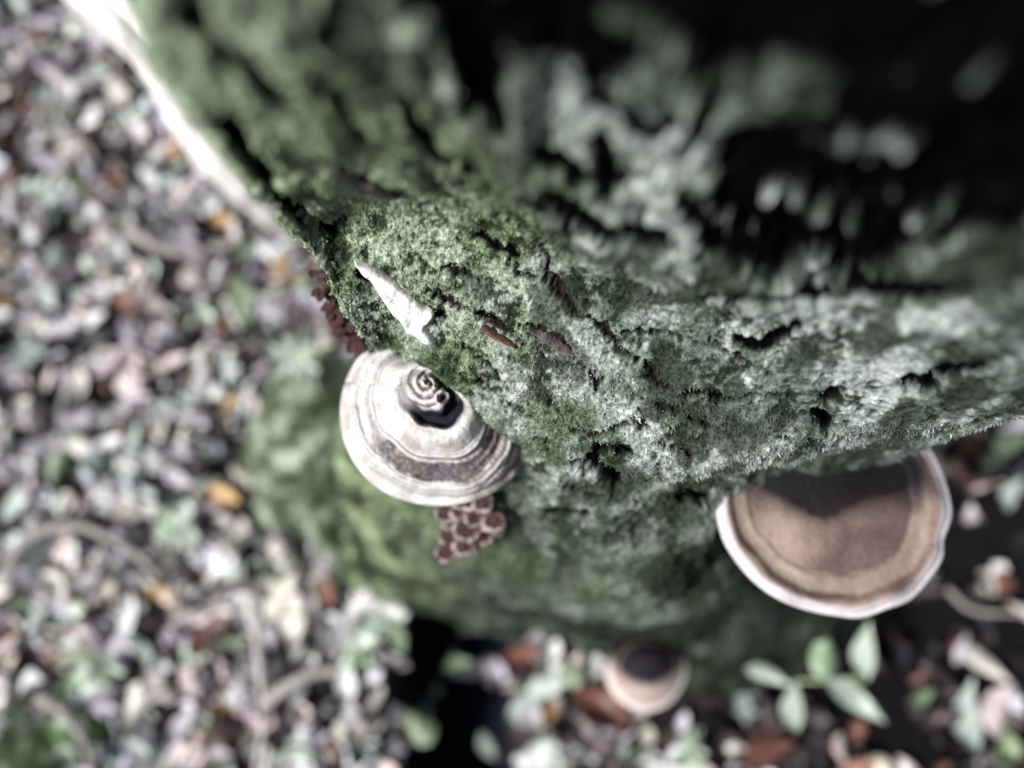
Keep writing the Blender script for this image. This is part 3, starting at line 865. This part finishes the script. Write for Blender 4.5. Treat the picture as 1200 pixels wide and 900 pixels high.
def c1(rho, th, X, Y, W):
    Q = np.stack([X, Y, 0 * X], -1); one = np.ones_like(W)
    n = fbm(Q, .05, 4, 75); nf = fbm(Q, .35, 3, 76)
    r = rho + .02 * np.sin(th * .06 + 1) + .010 * np.sin(th * .17) + .03 * fbm(Q, .022, 2, 70) + .006 * nf
    cream, white, brown, purple, dark = c(.32, .28, .25), c(.48, .47, .46), c(.08, .06, .057), c(.055, .045, .062), c(.012, .011, .017)
    C = mix(white * one, cream * one, sstep(-.1, .4, n) * .6)
    d1 = np.hypot(X - 501, Y - 449); d2 = np.hypot(X - 519, Y - 466)
    boss = 1 - sstep(.22, .29, r)
    sp = np.cos((d1 + 2.2 * fbm(Q, .09, 2, 98)) / 9.5 * 6.28 - np.radians(th) * 1.0)
    b_ = mix(c(.44, .41, .41) * one, c(.11, .095, .10) * one, sstep(.1, .9, -sp + nf * .6))
    b_ = mix(b_, dark * one, np.exp(-(d2 / 5) ** 2)); b_ = mix(b_, c(.42, .39, .39) * one, np.exp(-((d2 - 8.5) / 2.2) ** 2))
    C = mix(C, b_, boss)
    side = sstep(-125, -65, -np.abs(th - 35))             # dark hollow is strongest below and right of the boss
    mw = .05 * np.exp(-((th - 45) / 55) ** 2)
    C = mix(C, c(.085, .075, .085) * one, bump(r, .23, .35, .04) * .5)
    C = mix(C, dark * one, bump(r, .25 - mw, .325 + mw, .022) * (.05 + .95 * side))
    # patchy warm tan at the lower edge of the white shelf
    C = mix(C, c(.26, .22, .20) * one, bump(r, .50, .60, .04) * sstep(-.1, .3, n) * .7)
    for q, ww, a in ((.60, .006, .45), (.645, .010, .85), (.925, .006, .35), (.965, .006, .4)):
        C = mix(C, c(.12, .09, .09) * one, np.exp(-((r - q) / ww) ** 2) * a * (.8 + .8 * np.clip(n + .3, 0, 1)).clip(0, 1))
    lft = sstep(105, 165, np.abs(th))
    w1 = .68 + .02 * n; w2 = .83 - .09 * lft + .05 * n
    bcol = mix(brown * one, purple * one, sstep(-.2, .2, fbm(Q, .05, 3, 77) + .4 * (np.abs(th - 40) < 50)))
    bcol = mix(bcol, c(.24, .20, .18) * one, sstep(.18, .45, fbm(Q, .07, 3, 97)) * .55)
    C = mix(C, bcol, np.clip(bump(r, w1, w2, .018) * (.97 - .55 * lft + nf * .4), 0, 1))
    rgt = sstep(80, 25, np.abs(th - 15))
    C = mix(C, c(.21, .17, .155) * one, rgt * sstep(.60, .75, r) * .45)  # shaded right side painted a darker brown
    C = mix(C, c(.085, .065, .065) * one, rgt * sstep(.1, .9, np.sin(r * 6.28 * 15 + fbm(Q, .05, 2, 79) * 2 + 3)) * sstep(.6, .7, r) * .85)
    C = C * (1 + .16 * nf[..., None])
    C = mix(C, c(.33, .28, .24) * one, np.exp(-(((X - 524) / 5) ** 2 + ((Y - 536) / 6) ** 2)))
    return np.clip(C, .008, .7)
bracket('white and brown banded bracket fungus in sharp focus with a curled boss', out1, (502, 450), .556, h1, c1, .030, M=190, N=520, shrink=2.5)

# --- the wide brown bracket with the white rim
out2 = [(846,548),(840,578),(842,606),(850,634),(866,660),(888,684),(916,703),(948,715),(978,721),(1010,724),(1040,714),(1068,703),(1090,680),(1106,655),(1108,632),(1117,604),(1113,575),
        (1100,540),(1082,515),(1040,490),(980,480),(910,490),(866,515)]
def h2(rho, th, X, Y):
    Q = np.stack([X, Y, 0 * X], -1)
    r = rho + .012 * np.sin(th * .11) + .008 * np.sin(th * .25)
    h = .016 - .012 * sstep(.1, .8, r) + .006 * bump(r, .90, 1.0, .04) - .004 * sstep(.97, 1.0, rho)
    h = h - .0012 * np.exp(-((r - .72) / .02) ** 2) + .0005 * np.sin(r * 6.28 * 7) * sstep(.6, .8, r)
    return h + .009 * fbm(Q, .02, 2, 81) * rho + fbm(Q, .2, 3, 82) * .0006
def c2(rho, th, X, Y, W):
    Q = np.stack([X, Y, 0 * X], -1)
    n = fbm(Q, .03, 3, 85); nf = fbm(Q, .3, 3, 86)
    r = rho + .045 * n + .012 * np.sin(th * .11)
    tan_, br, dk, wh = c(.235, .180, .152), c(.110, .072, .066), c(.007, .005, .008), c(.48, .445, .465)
    C = mix(tan_ * np.ones_like(W), br * np.ones_like(W), np.clip(.30 + n * 1.0, 0, 1))
    C = mix(C, br * np.ones_like(W), bump(r, .58, .72, .06) * .5)
    C = mix(C, c(.09, .055, .06) * np.ones_like(W), np.exp(-((r - .70) / .018) ** 2) * .5)
    C = mix(C, c(.30, .25, .205) * np.ones_like(W), bump(r, .73, .88, .03) * .6)
    C = mix(C, c(.15, .09, .08) * np.ones_like(W), np.exp(-((r - .91) / .016) ** 2) * .6)
    C = mix(C, c(.22, .14, .12) * np.ones_like(W), np.exp(-((r - .82) / .010) ** 2) * .12)
    C = mix(C, c(.30, .235, .19) * np.ones_like(W), np.exp(-(((X - 920) / 42) ** 2 + ((Y - 630) / 34) ** 2)) * .6)
    stain_shade = np.exp(-(((X - 965) / 30) ** 2 + ((Y - 588) / 28) ** 2)) + np.exp(-(((X - 970) / 90) ** 2 + ((Y - 548) / 28) ** 2)) + sstep(618, 565, Y + 14 * n) * np.exp(-((X - 985) / 105) ** 4)  # dark stain in the middle, plus painted shade beside the trunk
    C = mix(C, dk * np.ones_like(W), np.clip(stain_shade * 1.1, 0, 1))
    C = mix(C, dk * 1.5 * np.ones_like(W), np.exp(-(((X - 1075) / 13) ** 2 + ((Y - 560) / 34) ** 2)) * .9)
    C = mix(C, br * .8 * np.ones_like(W), np.exp(-(((X - 1010) / 60) ** 2 + ((Y - 640) / 45) ** 2)) * .5)
    pass
    C = mix(C, wh * np.ones_like(W), sstep(.935, .992, rho + .012 * fbm(Q, .04, 2, 87)))
    return np.clip(C * (1 + .12 * nf[..., None]), .01, .85)
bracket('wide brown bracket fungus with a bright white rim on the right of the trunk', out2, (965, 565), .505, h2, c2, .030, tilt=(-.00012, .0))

# --- the small bracket at the trunk foot
out3 = [(712,772),(710,792),(718,812),(734,827),(756,834),(778,829),(795,813),(804,792),(804,768),(794,750),(770,742),(745,742),(724,752)]
def h3(rho, th, X, Y):
    Q = np.stack([X, Y, 0 * X], -1)
    return .035 * (1 - rho ** 2.2) - .0015 * np.exp(-((rho - .72) / .03) ** 2) + fbm(Q, .1, 3, 91) * .001
def c3(rho, th, X, Y, W):
    Q = np.stack([X, Y, 0 * X], -1); n = fbm(Q, .08, 3, 95)
    r = rho + .03 * n
    C = np.ones_like(W) * c(.34, .275, .25)
    C = mix(C, c(.012, .009, .014) * np.ones_like(W), 1 - sstep(.45, .95, r + (Y - 792) / 55))
    C = mix(C, c(.20, .14, .12) * np.ones_like(W), np.exp(-((r - .76) / .03) ** 2) * .7)
    C = mix(C, c(.52, .47, .45) * np.ones_like(W), sstep(.90, .96, r) * sstep(762, 800, Y))
    return np.clip(C, .01, .85)
bracket('small rounded bracket fungus with a dark middle low on the trunk foot', out3, (760, 778), .16, h3, c3, .02, M=60, N=200, shrink=3)

# ------------------------------------------------------------------ clusters of small old lobes
def lobe(cx, cy, z, rpx, ang, name, parent, seed, dark=c(.075, .040, .037), pale=c(.48, .40, .38), depth=.45, rgh=.0010):
    """shallow cup with a rolled pale lip"""
    nr, nt_ = 26, 40
    rho = np.linspace(0, 1, nr)[:, None]; t = np.linspace(0, 2 * np.pi, nt_, endpoint=False)[None]
    s = rpx / F * (H - z)
    wob = 1 + .06 * np.sin(3 * t + seed) + .03 * np.sin(5 * t + seed * 2)
    prof = np.concatenate([np.linspace(0, 1, 16), 1 + .10 * np.sin(np.linspace(0, np.pi, 5)), np.linspace(.95, .3, 5)])[:, None]
    hz = np.concatenate([-.02 - .14 * np.linspace(0, 1, 16) ** .7 * (1 - np.linspace(0, 1, 16)) * 2, -np.linspace(.02, .25, 5), -np.linspace(.4, 1.6, 5)])[:, None]
    X = prof * np.cos(t) * s * wob; Y = prof * np.sin(t) * s * .85 * wob; Z = hz * s * depth * 2 + 0 * t
    o = at(cx, cy, z)
    W = np.stack([X + o[0], Y + o[1], Z + o[2]], -1)
    W[..., 2] += -.4 * (Y * -1) * .5
    W = W + fbm(W, 300, 3, seed)[..., None] * rgh
    k = np.concatenate([sstep(.72, .95, np.linspace(0, 1, 16)), np.ones(5), np.linspace(.7, 0, 5)])[:, None] * np.clip(.50 + .8 * np.cos(t + 2.2), .12, 1)
    C = mix(dark * np.ones_like(W), pale * np.ones_like(W), np.clip(k, 0, 1)) * (1 + .3 * fbm(W, 300, 2, seed + 5)[..., None])
    return child(name, fast_mesh(name, W.reshape(-1, 3), grid_faces(nr, nt_, True), M_old, np.clip(C, .01, .8).reshape(-1, 3)), parent)
cl1 = empty('lobed_fungus', Vector(at(545, 620, .46)))
tag(cl1, 'cluster of small rust brown pale-rimmed lobes hanging below the banded bracket', 'fungus')
k = 0
for (a, b, rr, z) in [(528,584,11,.520),(548,586,12,.522),(566,590,11,.518),(522,600,9,.506),(538,602,11,.510),(558,606,13,.508),(576,610,11,.503),
                      (528,616,10,.495),(545,620,12,.498),(566,625,13,.495),(583,625,9,.492),(524,632,11,.484),(541,636,11,.486),(556,638,9,.484),(521,650,12,.472),(536,652,7,.474)]:
    q = np.random.default_rng(k + 900)
    lobe(a + q.normal(0, 2), b + q.normal(0, 1.5), z + q.normal(0, .007), rr * q.uniform(.55, 1.45), 0, 'lobe', cl1, k + 3, dark=c(.055, .030, .028), depth=q.uniform(.4, 1.1), rgh=.0024); k += 1
# stalk joining the cluster to the bark
cen1 = at(552, 605, .49)
tube([cen1 + np.array([0, 0, -.035]), cen1 + np.array([.01, .03, -.03]), cen1 + np.array([.03, .09, -.03])], [.018, .024, .03], 'base', M_rust, cl1, seg=24, rough=.4)

cl2 = empty('knobbly_fungus', Vector(at(395, 360, .5)))
tag(cl2, 'knobbly rust brown old fungus clinging to the left flank above the banded bracket', 'fungus')
k = 60
pth = [(372,320),(380,335),(388,352),(394,368),(402,384),(412,398),(424,408),(436,414)]
r = np.random.default_rng(5)
for i, (a, b) in enumerate(pth):
    for j in range(3):
        lobe(a + 1 + r.normal(0, 3) + (j - 1) * 5, b + r.normal(0, 3) - (j - 1) * 4, .60 - .006 * i + r.normal(0, .004), r.uniform(4, 8), 0, 'knob', cl2, k,
             dark=c(.050, .026, .024), pale=c(.30, .23, .21) if (i < 3 and j == 1) else c(.095, .050, .045), depth=.8, rgh=.003); k += 1
W = [at(a + 4, b - 2, .588 - .006 * i) for i, (a, b) in enumerate(pth)]
tube(W, [.006] + [.012, .014, .013, .014, .014, .015] + [.010], 'base', M_rust, cl2, seg=40, rough=.7, sub=14)

# ------------------------------------------------------------------ things stuck to the bark
def patch(poly, name, mat, parent, lift=.0015, res=1.6, relief=.0012, seed=1, loc=None):
    poly = np.array(loop_curve(poly, 80))
    x0, y0 = poly.min(0); x1, y1 = poly.max(0)
    X, Y = np.meshgrid(np.arange(x0, x1 + res, res), np.arange(y0, y1 + res, res))
    def inside(x, y):
        a0, b0 = poly[:, 0], poly[:, 1]; a1, b1 = np.roll(a0, -1), np.roll(b0, -1)
        xx, yy = x[:, None], y[:, None]
        return ((((b0 > yy) != (b1 > yy)) & (xx < (a1 - a0) * (yy - b0) / (b1 - b0 + 1e-9) + a0)).sum(1) % 2) == 1
    ins = inside(X.ravel(), Y.ravel()).reshape(X.shape)
    idx = -np.ones(X.shape, int); Vv = []; HH = []
    from_edge, _ = seg_dist(X.ravel(), Y.ravel(), [tuple(p) for p in poly] + [tuple(poly[0])])
    from_edge = from_edge.reshape(X.shape)
    for i in range(X.shape[0]):
        for j in range(X.shape[1]):
            if from_edge[i, j] > 2.2 and not ins[i, j]: continue
            l, n = ray(X[i, j], Y[i, j])
            if l is None: continue
            q = np.array([[X[i, j], Y[i, j], 0.]])
            e = min(1, from_edge[i, j] / 5) if ins[i, j] else -.6
            hh = lift * (2 * e - .2 if e > 0 else e) + relief * float(fbm(q, .12, 3, seed)[0]) * 2
            idx[i, j] = len(Vv); Vv.append(tuple(l)); HH.append(hh)
    Vv = np.array(Vv); NV = -np.array(at(X[0, 0], Y[0, 0], 0.6)) + np.array([0, 0, H]); NV /= np.linalg.norm(NV); NV = NV + np.array([-.2, -.5, 0]); NV /= np.linalg.norm(NV)
    # even out the surface under the patch
    fcs = []
    for i in range(X.shape[0] - 1):
        for j in range(X.shape[1] - 1):
            q = [idx[i, j], idx[i + 1, j], idx[i + 1, j + 1], idx[i, j + 1]]
            if min(q) >= 0: fcs.append(q)
    E = np.array([(q[a], q[(a + 1) % 4]) for q in fcs for a in range(4)])
    raw = Vv.copy()
    for it in range(12):
        S = np.zeros_like(Vv); N_ = np.zeros((len(Vv), 1))
        for a, b in ((0, 1), (1, 0)):
            np.add.at(S, E[:, a], Vv[E[:, b]]); np.add.at(N_, E[:, a], 1)
        Vv = np.where(N_ > 0, S / np.maximum(N_, 1), Vv)
    Vv = Vv + NV * (np.array(HH)[:, None] + .0012)
    me = bpy.data.meshes.new(name); me.from_pydata(Vv.tolist(), [], fcs); me.materials.append(mat)
    me.polygons.foreach_set('use_smooth', [True] * len(me.polygons))
    o = child(name, me, parent) if parent else link(name, me)
    return o
cr = patch([(412,300),(436,309),(460,324),(477,340),(494,352),(512,364),(506,378),(500,382),(508,392),(514,402),(500,404),(488,396),(474,390),(470,380),(458,368),(446,350),(434,332),(422,320)],
           'white_crust', M_crust, None, .0026, relief=.0009, seed=21)
tag(cr, 'tongue-shaped white crust on the bark above the banded bracket', 'crust fungus')
fl = patch([(562,378),(574,380),(590,390),(606,402),(606,409),(592,404),(576,396),(566,388)], 'bark_flake', M_flake, tree, .0028, 1.3, seed=22)
tag(fl, 'rust brown bare flake')
fl = patch([(388,190),(404,194),(430,208),(462,222),(472,232),(452,232),(424,222),(400,210)], 'bark_flake', M_flake2, tree, .003, 1.8, seed=23)
tag(fl, 'bare purplish grey flake')
fl = patch([(614,380),(640,388),(664,402),(676,418),(660,416),(640,404),(624,392)], 'bark_flake', M_flake2, tree, .0018, 1.5, seed=24)
tag(fl, 'thin grey flake')

# ------------------------------------------------------------------ seedlings
M_leafp = material('seedling_leaf', base=(.42, .50, .42), rough=.4, nscale=8, namt=.25, spec=.5, trans=.3, objvar=.2)
M_leafd = material('seedling_leaf_green', base=(.22, .30, .19), rough=.4, nscale=8, namt=.25, spec=.5, trans=.3, objvar=.2)
M_stem = material('stem', base=(.30, .36, .18), rough=.6)
SM = {}
def blade_leaf(parent, p, q, z, wide, mat, si=0, dz=0.0):
    """leaf between two measured points"""
    A = Vector(at(p[0], p[1], z)); B = Vector(at(q[0], q[1], z + dz))
    key = (si, mat.name)
    if key not in SM:
        V0, F0 = SHAPES[si]; SM[key] = fast_mesh('leaf', V0, F0, mat)
    o = link('leaf', SM[key], parent)
    d = B - A; L = d.length
    x = d.normalized(); zt = Vector((random.uniform(-.2, .2), random.uniform(-.2, .2), 1)); y = zt.cross(x).normalized(); zz = x.cross(y)
    Mx = Matrix((x, y, zz)).transposed().to_4x4()
    Mx = Matrix.Translation((A + B) / 2 - Vector(parent.location)) @ Mx @ Matrix.Diagonal((L, L * wide, L, 1))
    o.matrix_local = Mx
    return o
s1 = empty('seedling', Vector(at(1000, 800, 0)))
tag(s1, 'seedling with long pale green leaves growing below the wide brown bracket', 'seedling')
blade_leaf(s1, (1014, 798), (1012, 728), .10, .9, M_leafp)
blade_leaf(s1, (966, 800), (968, 744), .10, 1.1, M_leafd, 1)
blade_leaf(s1, (932, 858), (926, 796), .09, 1.0, M_leafp)
blade_leaf(s1, (962, 794), (1034, 842), .10, .75, M_leafp)
blade_leaf(s1, (870, 784), (925, 800), .09, 1.1, M_leafp, 2)
tube([at(985, 812, 0), at(978, 805, .05), at(968, 798, .10)], [.003, .0025, .002], 'stem', M_stem, s1, seg=8)
tube([at(968, 798, .10), at(950, 798, .10), at(930, 798, .09)], [.002, .002, .0015], 'stem', M_stem, s1, seg=8)
tube([at(968, 798, .10), at(990, 795, .105), at(1014, 797, .10)], [.002, .002, .0015], 'stem', M_stem, s1, seg=8)

s2 = empty('seedling', Vector(at(355, 425, .05)))
tag(s2, 'star-leaved pale seedling on the moss left of the banded bracket', 'seedling')
r = np.random.default_rng(9)
for i in range(15):
    a = i / 15 * 6.283 + r.normal(0, .15); L = r.uniform(22, 40)
    cx, cy = 348, 420
    blade_leaf(s2, (cx + 5 * math.cos(a), cy + 5 * math.sin(a)), (cx + L * math.cos(a), cy + L * math.sin(a)), .17, .8, M_leafp, 2, r.uniform(-.03, .03))
tube([at(352, 430, .03), at(350, 425, .1), at(348, 420, .17)], [.003, .0025, .002], 'stem', M_stem, s2, seg=8)
tube([at(348, 420, .17), at(365, 412, .19), at(392, 402, .21)], [.002, .002, .0015], 'stem', M_stem, s2, seg=8)
r = np.random.default_rng(19)
for (cx, cy, lab) in [(110, 790, 'low green seedling in the litter above the dark moss cushion'), (205, 620, 'yellow-green seedling left of the green moss cushion'), (420, 760, 'pale green seedling at the left edge of the black pit'),
                      (810, 880, 'small green seedling at the bottom edge below the small bracket'), (455, 735, 'small pale seedling beneath the mossy root by the pit')]:
    s = empty('seedling', Vector(at(cx, cy, 0)))
    tag(s, lab, 'seedling', 'seedlings in the leaf litter')
    for i in range(7):
        a = i / 7 * 6.283 + r.normal(0, .3); L = r.uniform(20, 40)
        blade_leaf(s, (cx, cy), (cx + L * math.cos(a), cy + L * math.sin(a)), .06, 1, M_leafd if i % 2 else M_leafp, 0, r.uniform(-.02, .02))
    tube([at(cx, cy, -.02), at(cx, cy, .03), at(cx, cy, .06)], [.002, .002, .001], 'stem', M_stem, s, seg=6)
